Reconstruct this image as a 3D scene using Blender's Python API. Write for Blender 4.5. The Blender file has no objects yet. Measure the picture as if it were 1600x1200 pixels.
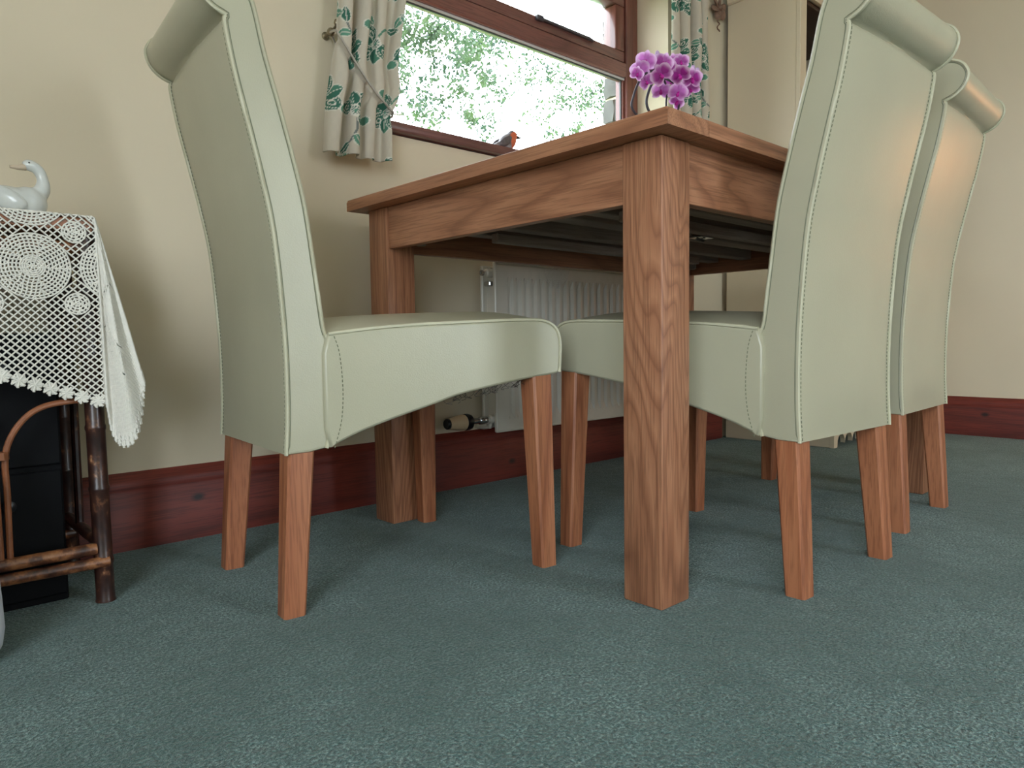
import bpy, bmesh, math, random
import numpy as np
from mathutils import Vector, Matrix
random.seed(7)
rng = np.random.default_rng(7)
scene = bpy.context.scene
C = scene.collection

# ------------------------------------------------------------------ camera
F, PITCH, ROLL, YAW = 1120.6184, -0.0620, 0.0137, 0.8278
CAM = Vector((-0.9344, -0.6691, 0.4389))
def cam_axes():
    cy, sy, cp, sp = math.cos(YAW), math.sin(YAW), math.cos(PITCH), math.sin(PITCH)
    f = Vector((cy*cp, sy*cp, sp)); r = Vector((sy, -cy, 0)); d = f.cross(r)
    cr, sr = math.cos(ROLL), math.sin(ROLL)
    return cr*r + sr*d, -sr*r + cr*d, f
right, down, fwd = cam_axes()
cd = bpy.data.cameras.new('camera'); cam = bpy.data.objects.new('camera', cd); C.objects.link(cam)
cd.sensor_width = 36; cd.lens = F/1600*36; cd.clip_start = 0.02; cd.clip_end = 200
m = Matrix.Identity(4)
for i in range(3):
    m[i][0], m[i][1], m[i][2], m[i][3] = right[i], -down[i], -fwd[i], CAM[i]
cam.matrix_world = m
scene.camera = cam
def ray_at(u, v, axis, val):
    d = right*((u-800)/F) + down*((v-600)/F) + fwd
    t = (val - CAM[axis])/d[axis]
    return CAM + d*t

# ------------------------------------------------------------------ light
SKY = 17.0
world = bpy.data.worlds.new('daylight'); scene.world = world; world.use_nodes = True
bg = world.node_tree.nodes['Background']
bg.inputs[0].default_value = (0.82, 0.92, 1.0, 1); bg.inputs[1].default_value = SKY
def portal(name, loc, rot, sx, sy):
    l = bpy.data.lights.new(name, 'AREA'); l.shape = 'RECTANGLE'; l.size = sx; l.size_y = sy
    l.cycles.is_portal = True
    o = bpy.data.objects.new(name, l); C.objects.link(o); o.location = loc; o.rotation_euler = rot
portal('window_portal', (0.78, 1.34, 1.42), (math.radians(-90), 0, 0), 1.36, 0.82)
portal('patio_portal', (.8, -3.16, 1.03), (math.radians(90), 0, 0), .8, 2.05)
portal('side_portal', (-2.46, -1.8, 1.2), (0, math.radians(-90), 0), 1.7, 2.0)
vs = scene.view_settings
vs.view_transform = 'Standard'; vs.look = 'None'; vs.gamma = 1.0; vs.use_curve_mapping = False
vs.exposure = -0.63
scene.cycles.use_denoising = True
scene.cycles.max_bounces = 8; scene.cycles.diffuse_bounces = 5; scene.cycles.glossy_bounces = 3
scene.cycles.use_adaptive_sampling = True; scene.cycles.adaptive_threshold = 0.02
scene.cycles.sample_clamp_indirect = 8.0

# ------------------------------------------------------------------ helpers
ORIG = {}
class MB:
    def __init__(s): s.v = []; s.f = []
    def add(s, vs_, fs):
        n = len(s.v); s.v += [tuple(p) for p in vs_]; s.f += [tuple(i+n for i in q) for q in fs]; return s
    def box(s, lo, hi, bev=0.0, rot=None, seg=1, at=None):
        lo, hi = Vector(lo), Vector(hi); c = (lo+hi)/2; d = (hi-lo)/2
        bm = bmesh.new(); bmesh.ops.create_cube(bm, size=2.0)
        for v in bm.verts: v.co = Vector((v.co.x*d.x, v.co.y*d.y, v.co.z*d.z))
        if bev > 0: bmesh.ops.bevel(bm, geom=bm.edges[:], offset=bev, segments=seg, affect='EDGES', profile=.5)
        M = rot.to_4x4() if rot is not None else Matrix.Identity(4)
        if at is None: at = c
        bm.verts.index_update()
        s.add([M @ v.co + Vector(at) for v in bm.verts], [[v.index for v in f.verts] for f in bm.faces]); bm.free(); return s
    def tube(s, pts, r, n=8, caps=True, closed=False):
        P = [Vector(p) for p in pts]; k = len(P)
        R = r if hasattr(r, '__len__') else [r]*k
        T = []
        for i in range(k):
            if closed: t = P[(i+1) % k]-P[i-1]
            else: t = P[min(i+1, k-1)]-P[max(i-1, 0)]
            T.append(t.normalized() if t.length > 1e-9 else Vector((0, 0, 1)))
        up = Vector((0, 0, 1)) if abs(T[0].z) < .9 else Vector((1, 0, 0))
        nrm = (up - T[0]*up.dot(T[0])).normalized()
        V = []
        for i in range(k):
            nrm = (nrm - T[i]*nrm.dot(T[i]))
            nrm = nrm.normalized() if nrm.length > 1e-6 else T[i].orthogonal().normalized()
            b = T[i].cross(nrm)
            for j in range(n):
                a = 2*math.pi*j/n; V.append(P[i] + (nrm*math.cos(a)+b*math.sin(a))*R[i])
        Fc = []
        for i in range(k if closed else k-1):
            for j in range(n):
                a, b2 = i*n+j, i*n+(j+1) % n; i2 = (i+1) % k
                Fc.append((a, b2, i2*n+(j+1) % n, i2*n+j))
        if caps and not closed:
            Fc.append(tuple(range(n-1, -1, -1))); Fc.append(tuple((k-1)*n+j for j in range(n)))
        return s.add(V, Fc)
    def lathe(s, prof, at, n=24, axis=(0, 0, 1)):
        q = Vector((0, 0, 1)).rotation_difference(Vector(axis).normalized()); V = []; Fc = []
        for r, z in prof:
            for j in range(n):
                a = 2*math.pi*j/n; V.append(q @ Vector((r*math.cos(a), r*math.sin(a), z)) + Vector(at))
        for i in range(len(prof)-1):
            for j in range(n): Fc.append((i*n+j, i*n+(j+1) % n, (i+1)*n+(j+1) % n, (i+1)*n+j))
        Fc.append(tuple(range(n-1, -1, -1))); Fc.append(tuple((len(prof)-1)*n+j for j in range(n)))
        return s.add(V, Fc)
    def ball(s, c, r, rot=None, nu=16, nv=10):
        rx, ry, rz = r if hasattr(r, '__len__') else (r, r, r); V = []; Fc = []
        for i in range(nv+1):
            th = math.pi*i/nv
            for j in range(nu):
                a = 2*math.pi*j/nu; p = Vector((rx*math.sin(th)*math.cos(a), ry*math.sin(th)*math.sin(a), rz*math.cos(th)))
                if rot is not None: p = rot @ p
                V.append(p + Vector(c))
        for i in range(nv):
            for j in range(nu): Fc.append((i*nu+j, (i+1)*nu+j, (i+1)*nu+(j+1) % nu, i*nu+(j+1) % nu))
        return s.add(V, Fc)
    def extrude(s, prof, a, b, up=(0, 0, 1), out=(0, -1, 0)):
        # closed 2D profile (o, z) swept straight from a to b
        a, b, up, out = Vector(a), Vector(b), Vector(up), Vector(out); k = len(prof)
        V = [a+out*o+up*z for o, z in prof]+[b+out*o+up*z for o, z in prof]
        Fc = [(i, (i+1) % k, k+(i+1) % k, k+i) for i in range(k)] + [tuple(range(k-1, -1, -1)), tuple(range(k, 2*k))]
        return s.add(V, Fc)
    def build(s, name, mat, parent=None, smooth=35, loc=None, kind=None, label=None):
        o0 = Vector(loc) if loc is not None else (ORIG[parent.name] if parent else Vector((0, 0, 0)))
        me = bpy.data.meshes.new(name)
        me.from_pydata([tuple(Vector(p)-o0) for p in s.v], [], s.f); me.update()
        bm = bmesh.new(); bm.from_mesh(me); bmesh.ops.recalc_face_normals(bm, faces=bm.faces[:]); bm.to_mesh(me); bm.free()
        o = bpy.data.objects.new(name, me); C.objects.link(o); me.materials.append(mat)
        if smooth:
            me.polygons.foreach_set('use_smooth', [True]*len(me.polygons))
            me.set_sharp_from_angle(angle=math.radians(smooth))
            for pl in me.polygons:
                if len(pl.vertices) > 30: pl.use_smooth = False
        if parent: o.parent = parent
        else: o.location = o0
        ORIG[o.name] = o0
        if kind: o['kind'] = kind
        if label: o['label'] = label
        return o
def thing(name, label, cat, loc=(0, 0, 0), rz=0, group=None):
    o = bpy.data.objects.new(name, None); C.objects.link(o); o.location = loc; o.rotation_euler = (0, 0, rz)
    o.empty_display_size = .05
    o['label'] = label; o['category'] = cat
    if group: o['group'] = group
    ORIG[o.name] = Vector(loc) if rz == 0 else Vector((0, 0, 0))
    return o
def tag(o, label, cat, group=None):
    o['label'] = label; o['category'] = cat
    if group: o['group'] = group
    return o
def crom(pts, n=6):
    P = [np.array(p, float) for p in pts]; out = []
    for i in range(len(P)-1):
        p0 = P[i-1] if i > 0 else 2*P[0]-P[1]; p1, p2 = P[i], P[i+1]; p3 = P[i+2] if i+2 < len(P) else 2*P[-1]-P[-2]
        for k in range(n):
            t = k/n
            out.append(.5*((2*p1)+(-p0+p2)*t+(2*p0-5*p1+4*p2-p3)*t*t+(-p0+3*p1-3*p2+p3)*t**3))
    out.append(P[-1]); return [tuple(q) for q in out]

def lin(c): return tuple((x/255/12.92 if x/255 <= .04045 else ((x/255+.055)/1.055)**2.4) for x in c)
class NT:
    def __init__(s, name):
        s.m = bpy.data.materials.new(name); s.m.use_nodes = True; s.t = s.m.node_tree; s.n = s.t.nodes; s.b = s.n['Principled BSDF']
    def node(s, typ, **kw):
        n = s.n.new(typ)
        for k, v in kw.items():
            if k in n.inputs: n.inputs[k].default_value = v
            else: setattr(n, k, v)
        return n
    def link(s, a, b): s.t.links.new(a, b)
    def coords(s, scale=(1, 1, 1), kind='Object', rot=(0, 0, 0)):
        tc = s.node('ShaderNodeTexCoord'); mp = s.node('ShaderNodeMapping'); mp.inputs['Scale'].default_value = scale; mp.inputs['Rotation'].default_value = rot
        s.link(tc.outputs[kind], mp.inputs['Vector']); return mp.outputs[0]
    def noise(s, vec, scale, detail=4, rough=.55, dist=0):
        n = s.node('ShaderNodeTexNoise'); n.inputs['Scale'].default_value = scale; n.inputs['Detail'].default_value = detail
        n.inputs['Roughness'].default_value = rough; n.inputs['Distortion'].default_value = dist
        s.link(vec, n.inputs['Vector']); return n.outputs[0]
    def ramp(s, fac, stops):
        r = s.node('ShaderNodeValToRGB'); e = r.color_ramp.elements
        while len(e) < len(stops): e.new(.5)
        for k, (p, c) in enumerate(stops): e[k].position = p; e[k].color = (*c, 1) if len(c) == 3 else c
        s.link(fac, r.inputs[0]); return r.outputs[0]
    def math(s, op, a, b=None, c=None):
        n = s.node('ShaderNodeMath', operation=op)
        for k, x in enumerate((a, b, c)):
            if x is None: continue
            if isinstance(x, (int, float)): n.inputs[k].default_value = x
            else: s.link(x, n.inputs[k])
        return n.outputs[0]
    def mix(s, fac, a, b, blend='MIX'):
        n = s.node('ShaderNodeMix', data_type='RGBA', blend_type=blend)
        for i, x in ((0, fac), (6, a), (7, b)):
            if isinstance(x, (int, float)): n.inputs[i].default_value = x
            elif isinstance(x, tuple): n.inputs[i].default_value = (*x, 1)
            else: s.link(x, n.inputs[i])
        return n.outputs[2]
    def bump(s, h, strength=.2, dist=.002):
        b = s.node('ShaderNodeBump'); b.inputs['Strength'].default_value = strength; b.inputs['Distance'].default_value = dist
        s.link(h, b.inputs['Height']); s.link(b.outputs[0], s.b.inputs['Normal'])
    def set(s, **kw):
        for k, v in kw.items():
            key = {'rough': 'Roughness', 'metal': 'Metallic', 'spec': 'Specular IOR Level', 'coat': 'Coat Weight', 'sheen': 'Sheen Weight'}.get(k, k)
            s.b.inputs[key].default_value = v
        return s
def plain(name, rgb, rough=.5, var=.06, scale=30, bump=0, bscale=200, **kw):
    t = NT(name); v = t.coords(); c = lin(rgb)
    n = t.noise(v, scale)
    col = t.ramp(n, [(.3, tuple(x*(1-var) for x in c)), (.7, tuple(min(1, x*(1+var)) for x in c))])
    t.link(col, t.b.inputs['Base Color']); t.set(rough=rough, **kw)
    if bump: t.bump(t.noise(v, bscale), bump, .001)
    return t.m
def wood(name, dark, mid, light, axis='z', rough=.42, rings=9, size=5.0, pores=.5, coat=.0, seed=0., along=.10, knots=False):
    t = NT(name); st = {'x': (along, 1, 1), 'y': (1, along, 1), 'z': (1, 1, along)}[axis]
    fs = {'x': (.03, 1, 1), 'y': (1, .03, 1), 'z': (1, 1, .03)}[axis]
    tc = t.node('ShaderNodeTexCoord'); off = t.node('ShaderNodeMapping'); off.inputs['Location'].default_value = (seed, seed*.7, seed*1.3)
    t.link(tc.outputs['Object'], off.inputs['Vector'])
    mp = t.node('ShaderNodeMapping'); mp.inputs['Scale'].default_value = st; t.link(off.outputs[0], mp.inputs['Vector'])
    mf = t.node('ShaderNodeMapping'); mf.inputs['Scale'].default_value = fs; t.link(off.outputs[0], mf.inputs['Vector'])
    field = t.noise(mp.outputs[0], size, 2, .45, .4)
    ringv = t.math('FRACT', t.math('MULTIPLY', field, rings))
    ringc = t.ramp(ringv, [(0, lin(mid)), (.50, lin(light)), (.72, lin(mid)), (.90, tuple(.5*(p+q) for p, q in zip(lin(dark), lin(mid)))), (1, lin(mid))])
    fine = t.noise(mf.outputs[0], 330, 2, .7)
    broad = t.noise(mp.outputs[0], 9, 2)
    col = t.mix(t.math('MULTIPLY', t.ramp(fine, [(.40, (1, 1, 1)), (.52, (0, 0, 0))]), pores), ringc, lin(dark))
    col = t.mix(t.math('MULTIPLY', broad, .30), col, lin(mid))
    for kp in (knots or ()):
        dn = t.node('ShaderNodeVectorMath', operation='DISTANCE'); mk = t.node('ShaderNodeMapping'); mk.inputs['Scale'].default_value = {'x': (.6, 1, 1), 'y': (1, .6, 1), 'z': (1, 1, .6)}[axis]
        t.link(tc.outputs['Object'], mk.inputs['Vector']); t.link(mk.outputs[0], dn.inputs[0])
        sc_ = mk.inputs['Scale'].default_value; dn.inputs[1].default_value = (kp[0]*sc_[0], kp[1]*sc_[1], kp[2]*sc_[2])
        dd = t.math('MULTIPLY', t.math('ADD', dn.outputs['Value'], t.math('MULTIPLY', broad, .006)), 20)
        col = t.mix(t.ramp(dd, [(.14, (1, 1, 1)), (.30, (0, 0, 0))]), col, lin((34, 12, 9)))
    t.link(col, t.b.inputs['Base Color']); t.set(rough=rough, coat=coat)
    t.bump(fine, .12, .0006)
    return t.m

M = {}
OD, OM, OL = (104, 64, 44), (158, 106, 77), (176, 124, 92)
M['oak_v'] = wood('oak_vertical', OD, OM, OL, 'z', rings=34, size=6.5, along=.10, pores=.55)
M['oak_x'] = wood('oak_long', OD, OM, OL, 'x', seed=3.1, rings=26, size=5, pores=.5)
M['oak_y'] = wood('oak_cross', OD, OM, OL, 'y', seed=5.3, rings=26, size=5, pores=.5)
M['under'] = wood('unfinished_board', (116, 102, 94), (148, 132, 122), (160, 144, 134), 'x', seed=1.7, rough=.7)
M['chair_leg'] = wood('chair_leg_wood', (112, 64, 42), (162, 100, 68), (182, 120, 84), 'z', seed=2.2, rings=8, size=9, along=.08)
M['mahogany'] = wood('mahogany_skirting', (52, 16, 11), (106, 38, 28), (124, 48, 35), 'x', rough=.5, seed=4.4, rings=6, size=4, coat=.0, knots=[ray_at(310, 776, 1, .995), ray_at(800, 720, 1, .995), (-.9, .995, .05)])
M['mahogany_y'] = wood('mahogany_skirting_side', (52, 16, 11), (106, 38, 28), (124, 48, 35), 'y', rough=.5, seed=6.4, rings=6, size=4, coat=.0, knots=[ray_at(1539, 648, 0, 2.587), (2.587, -.7, .09)])
M['frame_x'] = wood('window_frame_wood', (70, 40, 38), (118, 74, 68), (132, 84, 76), 'x', rough=.28, seed=7, coat=.4)
M['frame_z'] = wood('window_frame_upright', (70, 38, 34), (120, 70, 60), (134, 80, 68), 'z', rough=.28, seed=8, coat=.4)
M['wall'] = plain('cream_wall_paint', (217, 204, 179), .75, .015, 3, .12, 260)
M['ceiling'] = plain('white_ceiling_paint', (232, 230, 224), .85, .01, 3)
M['white_metal'] = plain('radiator_enamel', (214, 209, 196), .35, .02)
M['plastic_cream'] = plain('cream_plastic', (212, 186, 150), .4, .03)
M['black_plastic'] = plain('black_plastic', (14, 15, 20), .3, .1)
M['black_box'] = plain('black_laminate', (10, 11, 14), .7, .1, 60, spec=.15)
M['chrome'] = plain('brushed_chrome', (190, 190, 192), .25, .05, metal=1.0)
M['brass'] = plain('antique_brass', (150, 138, 116), .3, .1, metal=.9)
M['dresser'] = plain('cream_painted_panel', (212, 198, 172), .55, .015, 4)
M['dresser_dark'] = wood('dark_brown_shelf', (36, 22, 16), (62, 40, 30), (72, 48, 36), 'x', rough=.5)
M['crochet'] = plain('white_cotton_thread', (224, 220, 210), .85, .05, 120)
M['bamboo'] = None
M['ceramic'] = plain('glazed_white_ceramic', (202, 204, 200), .18, .06, 22, coat=.4)
M['beak'] = plain('glazed_beige_beak', (186, 168, 146), .25, .05)
M['black_dot'] = plain('black_paint', (15, 13, 12), .3, .02)
M['white_bag'] = plain('white_plastic', (205, 208, 216), .5, .02)
M['stem'] = plain('dark_green_stem', (58, 52, 60), .5, .15, 40)
M['petal'] = None
M['pot'] = plain('white_pot_glaze', (222, 222, 218), .25, .02)
M['leafy'] = plain('orchid_leaf', (52, 92, 46), .4, .15)
M['tree_leaf'] = None
M['bark'] = plain('grey_bark', (120, 112, 100), .9, .2, 20, .4, 60)
M['lawn'] = plain('lawn_grass', (96, 128, 70), .9, .2, 12)
M['stone'] = plain('rough_sandstone', (98, 97, 95), .9, .12, 18, .8, 40)
M['paving'] = plain('pale_paving', (170, 168, 162), .9, .1, 3)
M['mortar'] = plain('lime_mortar', (84, 83, 80), .95, .08, 40)
M['seal'] = plain('grey_rubber_seal', (70, 74, 74), .5, .05)
M['pvc'] = plain('white_glazing_spacer', (200, 200, 200), .4, .02)
M['fuzz'] = plain('dark_loose_thread', (52, 46, 42), .8, .1)
M['dried'] = plain('dried_brown_petal', (128, 100, 84), .7, .25, 60)
M['stay'] = plain('dark_bronze_stay', (74, 70, 76), .4, .1)
M['cord'] = plain('silver_cord', (176, 170, 160), .35, .05, metal=.4)

# leather
def leather(name, rgb):
    t = NT(name); v = t.coords(); c = lin(rgb)
    n1 = t.noise(v, 5, 2); n2 = t.noise(v, 420, 1)
    t.link(t.ramp(n1, [(.3, tuple(x*.95 for x in c)), (.7, tuple(min(1, x*1.04) for x in c))]), t.b.inputs['Base Color'])
    t.set(rough=.30, spec=.5)
    t.bump(t.math('ADD', n2, t.math('MULTIPLY', t.noise(v, 14, 2), 3.5)), .12, .0014)
    return t.m
M['leather'] = leather('pale_cream_leather', (178, 174, 150))
M['piping'] = plain('cream_piping', (192, 188, 162), .45, .03)
M['stitch'] = plain('grey_green_stitching', (120, 122, 100), .8, .1)

# carpet
t = NT('green_carpet'); v = t.coords()
big = t.noise(v, 2.6, 4, .6); mid_ = t.noise(v, 34, 2, .7); fine = t.noise(v, 230, 2, .75)
c1 = t.ramp(fine, [(.30, lin((36, 58, 57))), (.50, lin((84, 114, 112))), (.70, lin((160, 188, 184)))])
c2 = t.mix(t.math('MULTIPLY', t.ramp(big, [(.42, (0, 0, 0)), (.58, (1, 1, 1))]), .50), c1, lin((60, 90, 85)))
c3 = t.mix(t.math('MULTIPLY', t.ramp(mid_, [(.42, (0, 0, 0)), (.60, (1, 1, 1))]), .30), c2, lin((58, 86, 82)))
t.link(c3, t.b.inputs['Base Color']); t.set(rough=.95, sheen=.25, spec=.1)
t.bump(t.math('ADD', fine, t.math('MULTIPLY', mid_, 1.5)), 1.0, .006)
M['carpet'] = t.m

# bamboo
t = NT('scorched_bamboo'); v = t.coords((1, 1, 1))
n = t.noise(v, 34, 4, .65); n2 = t.noise(v, 90, 2)
col = t.ramp(n, [(.36, lin((52, 28, 20))), (.48, lin((96, 56, 36))), (.56, lin((150, 98, 62))), (.68, lin((176, 122, 80)))])
t.link(t.mix(t.math('MULTIPLY', n2, .3), col, lin((80, 46, 30))), t.b.inputs['Base Color']); t.set(rough=.35, coat=.2)
M['bamboo_light'] = t.m
t = NT('dark_bamboo'); v = t.coords((1, 1, .6))
n = t.noise(v, 60, 3, .6)
col = t.ramp(n, [(.35, lin((34, 17, 14))), (.60, lin((60, 34, 26))), (.68, lin((110, 72, 50))), (.74, lin((176, 132, 96)))])
t.link(col, t.b.inputs['Base Color']); t.set(rough=.35, coat=.2)
M['bamboo_dark'] = t.m
M['cane'] = plain('brown_cane', (140, 86, 56), .35, .25, 40, coat=.2)

# glass
t = NT('window_glass'); out = t.n['Material Output']
tr = t.node('ShaderNodeBsdfTransparent'); gl = t.node('ShaderNodeBsdfGlossy'); gl.inputs['Roughness'].default_value = 0.0
mx = t.node('ShaderNodeMixShader'); mx.inputs[0].default_value = .05
t.link(tr.outputs[0], mx.inputs[1]); t.link(gl.outputs[0], mx.inputs[2]); t.link(mx.outputs[0], out.inputs[0]); t.n.remove(t.b)
M['glass'] = t.m

# petals: pale rim, magenta heart (real petal colouring, from a per-vertex petal coordinate)
def attr_mat(name, attr, rough=.6, trans=0.0):
    t = NT(name); a = t.node('ShaderNodeVertexColor', layer_name=attr); t.link(a.outputs[0], t.b.inputs['Base Color']); t.set(rough=rough)
    if trans:
        o = t.n['Material Output']; td = t.node('ShaderNodeBsdfTranslucent'); t.link(a.outputs[0], td.inputs[0])
        mx = t.node('ShaderNodeMixShader'); mx.inputs[0].default_value = trans
        t.link(t.b.outputs[0], mx.inputs[1]); t.link(td.outputs[0], mx.inputs[2]); t.link(mx.outputs[0], o.inputs[0])
    return t.m
M['petal'] = attr_mat('orchid_petal', 'print', .5, .35)
M['curtain'] = attr_mat('printed_curtain_cotton', 'print', .85, .15)
t = NT('tree_leaf'); o = t.n['Material Output']; v = t.coords(); n = t.noise(v, 3)
col = t.ramp(n, [(.35, lin((40, 66, 52))), (.65, lin((84, 104, 64)))])
t.link(col, t.b.inputs['Base Color']); td = t.node('ShaderNodeBsdfTranslucent'); t.link(col, td.inputs[0])
mx = t.node('ShaderNodeMixShader'); mx.inputs[0].default_value = .4; t.link(t.b.outputs[0], mx.inputs[1]); t.link(td.outputs[0], mx.inputs[2]); t.link(mx.outputs[0], o.inputs[0])
M['tree_leaf'] = t.m
def set_colors(o, cols):
    a = o.data.color_attributes.new('print', 'FLOAT_COLOR', 'POINT')
    c = np.ones((len(cols), 4), np.float32); c[:, :3] = cols; a.data.foreach_set('color', c.ravel())

# ------------------------------------------------------------------ room shell
XL, XR, YN, YF, ZC = -2.3, 2.607, -3.0, 1.015, 2.35
WX0, WX1, WZ0, WZ1, WY = 0.10, 1.46, 1.031, 1.84, 1.16
OUT = 1.33
MB().box((XL-.2, YN-.2, -.1), (XR+.2, OUT, 0)).build('floor', M['carpet'], smooth=0, kind='structure')
MB().box((XL-.2, YN-.2, ZC), (XR+.2, OUT, ZC+.1)).build('ceiling', M['ceiling'], smooth=0, kind='structure')
w = MB()
w.box((XL-.2, YF, 0), (WX0, OUT, ZC)); w.box((WX1, YF, 0), (XR+.2, OUT, ZC)); w.box((WX0, YF, 0), (WX1, OUT, WZ0-.03)); w.box((WX0, YF, WZ1), (WX1, OUT, ZC))
w.build('wall_far', M['wall'], smooth=0, kind='structure')
MB().box((XR, YN-.2, 0), (XR+.2, YF, ZC)).build('wall_right', M['wall'], smooth=0, kind='structure')
LY0, LY1, LZ0, LZ1 = -2.8, -.8, .35, 2.05
w = MB().box((XL-.2, YN-.2, 0), (XL, LY0, ZC)); w.box((XL-.2, LY1, 0), (XL, YF, ZC)); w.box((XL-.2, LY0, 0), (XL, LY1, LZ0)); w.box((XL-.2, LY0, LZ1), (XL, LY1, ZC))
w.build('wall_left', M['wall'], smooth=0, kind='structure')
PX0, PX1 = .4, 1.2
w = MB(); w.box((XL, YN-.2, 0), (PX0, YN, ZC)); w.box((PX1, YN-.2, 0), (XR, YN, ZC)); w.box((PX0, YN-.2, 2.08), (PX1, YN, ZC))
w.build('wall_near', M['wall'], smooth=0, kind='structure')
# skirting
SK = [(0, 0), (.02, 0), (.02, .118), (.017, .124), (.0185, .130), (.0185, .142), (.016, .150), (.011, .155), (.008, .160), (.004, .1655), (0, .1655)]
MB().extrude(SK, (XL, YF, 0), (1.83, YF, 0)).build('baseboard_far', M['mahogany'], smooth=50, kind='structure')
MB().extrude(SK, (XR, .95, 0), (XR, YN, 0), out=(-1, 0, 0)).build('baseboard_right', M['mahogany_y'], smooth=50, kind='structure')
# window_1: mahogany frame, fixed light below, top-hung sash above
win = MB()
y0, y1 = WY, 1.22
win.box((WX0, y0, WZ0), (WX0+.075, y1, WZ1), .004)
w1 = win.build('window_1', M['frame_z'], smooth=30, kind='structure')
wp = lambda n, lo, hi, mat='frame_x', b=.004: MB().box(lo, hi, b).build(n, M[mat], w1, smooth=30)
wp('frame_jamb', (WX1-.072, y0, WZ0), (WX1, y1, WZ1), 'frame_z')
wp('frame_head', (WX0+.075, y0, WZ1-.05), (WX1-.072, y1, WZ1))
wp('frame_bottom_rail', (WX0+.075, y0, WZ0-.005), (WX1-.072, y1, WZ0+.03))
wp('transom', (WX0+.075, y0, 1.470), (WX1-.072, y1, 1.525))
wp('glazing_bead', (WX0+.075, y0+.012, 1.462), (WX1-.072, y0+.03, 1.470), 'pvc', .001)
wp('rubber_seal', (WX0+.075, y0+.016, 1.457), (WX1-.072, y0+.022, 1.462), 'seal', .001)
wp('glazing_bead', (WX1-.084, y0+.012, WZ0+.03), (WX1-.072, y0+.028, 1.462), 'frame_z', .002)
wp('rubber_seal', (WX1-.089, y0+.018, WZ0+.03), (WX1-.084, y0+.026, 1.457), 'seal', .001)
# sash of the upper light
sx0, sx1, sz0, sz1 = WX0+.08, WX1-.077, 1.528, 1.786
sash = MB().box((sx0, y0+.006, sz0), (sx1, y1+.01, sz0+.042), .006, seg=2).build('sash', M['frame_x'], w1)
MB().box((sx0, y0+.006, sz1-.045), (sx1, y1+.01, sz1), .006, seg=2).build('sash_top_rail', M['frame_x'], sash)
MB().box((sx0, y0+.006, sz0+.042), (sx0+.05, y1+.01, sz1-.045), .006, seg=2).build('sash_stile', M['frame_z'], sash)
MB().box((sx1-.055, y0+.006, sz0+.042), (sx1, y1+.01, sz1-.045), .006, seg=2).build('sash_stile', M['frame_z'], sash)
MB().box((sx0+.05, y0+.03, sz0+.042), (sx1-.055, y0+.034, sz1-.045)).build('pane', M['glass'], sash, smooth=0)
MB().box((WX0+.075, y0+.03, WZ0+.03), (WX1-.072, y0+.034, 1.470)).build('pane', M['glass'], w1, smooth=0)
# window stay lying along the sash rail
st = MB()
st.box((.885, y0-.008, 1.552), (.918, y0+.008, 1.571), .003); st.box((.905, y0-.006, 1.557), (1.17, y0+.008, 1.566), .002)
st.tube([(1.165, y0-.002, 1.5615), (1.178, y0-.003, 1.557), (1.190, y0+.004, 1.5615)], .005, 8)
st.build('window_stay', M['stay'], w1)
# wooden sill board
MB().box((WX0-.03, .992, 1.006), (WX1+.03, YF+.004, 1.033), .006, seg=2).box((WX0+.001, YF-.002, 1.004), (WX1-.001, WY+.004, 1.0325), 0).build('window_sill', M['frame_x'], w1)
# rough stone of the outer jamb
z = 1.0; k = 0
so = MB().box((1.462, 1.225, .98), (1.56, OUT+.004, 1.9)).build('trim_1', M['mortar'], smooth=0, kind='structure')
while z < 1.86:
    h = (.085, .06, .11, .05, .095)[k % 5]; parts = [(1.224, 1.334)] if k % 2 else [(1.224, 1.272), (1.278, 1.336)]
    for a, b in parts:
        bm = bmesh.new(); bmesh.ops.create_cube(bm, size=2); bmesh.ops.subdivide_edges(bm, edges=bm.edges[:], cuts=2, use_grid_fill=True)
        for v in bm.verts:
            c = v.co; j = Vector((rng.uniform(-.006, .006), rng.uniform(-.003, .003), rng.uniform(-.004, .004)))
            q = Vector((c.x, c.y, c.z)); l = max(abs(q.x), abs(q.y), abs(q.z)); q = q*.97 + q.normalized()*.05
            v.co = Vector((1.468+q.x*.018, (a+b)/2+q.y*(b-a)/2*.95, z+h/2+q.z*h/2*.93)) + j
        bm.verts.index_update()
        MB().add([v.co.copy() for v in bm.verts], [[v.index for v in f.verts] for f in bm.faces]).build('stone', M['stone'], so, smooth=60); bm.free()
    z += h+.008; k += 1
# patio door behind the camera
d1 = MB().box((PX0, YN-.12, 0), (PX0+.07, YN-.05, 2.08), .004).build('door_1', M['frame_z'], smooth=30, kind='structure')
MB().box((PX1-.07, YN-.12, 0), (PX1, YN-.05, 2.08), .004).build('door_frame', M['frame_z'], d1, smooth=30)
MB().box((PX0+.07, YN-.12, 2.01), (PX1-.07, YN-.05, 2.08), .004).build('door_frame', M['frame_x'], d1, smooth=30)
MB().box((PX0+.07, YN-.12, 0), (PX1-.07, YN-.05, .08), .004).build('door_frame', M['frame_x'], d1, smooth=30)
for i in range(1):
    xa, xb = PX0+.03, PX1-.03
    if i > 1: MB().box((xb-.04, YN-.12, .08), (xb+.04, YN-.05, 2.01), .004).build('door_frame', M['frame_z'], d1, smooth=30)
    MB().box((xa+.04, YN-.09, .08), (xb-.04, YN-.086, 2.01)).build('pane', M['glass'], d1, smooth=0)
w2 = MB().box((XL-.14, LY0, LZ0), (XL-.08, LY0+.06, LZ1), .004).build('added_window', M['frame_z'], smooth=30, kind='structure')  # unseen window, added in the left wall to brighten left-facing sides
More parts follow.
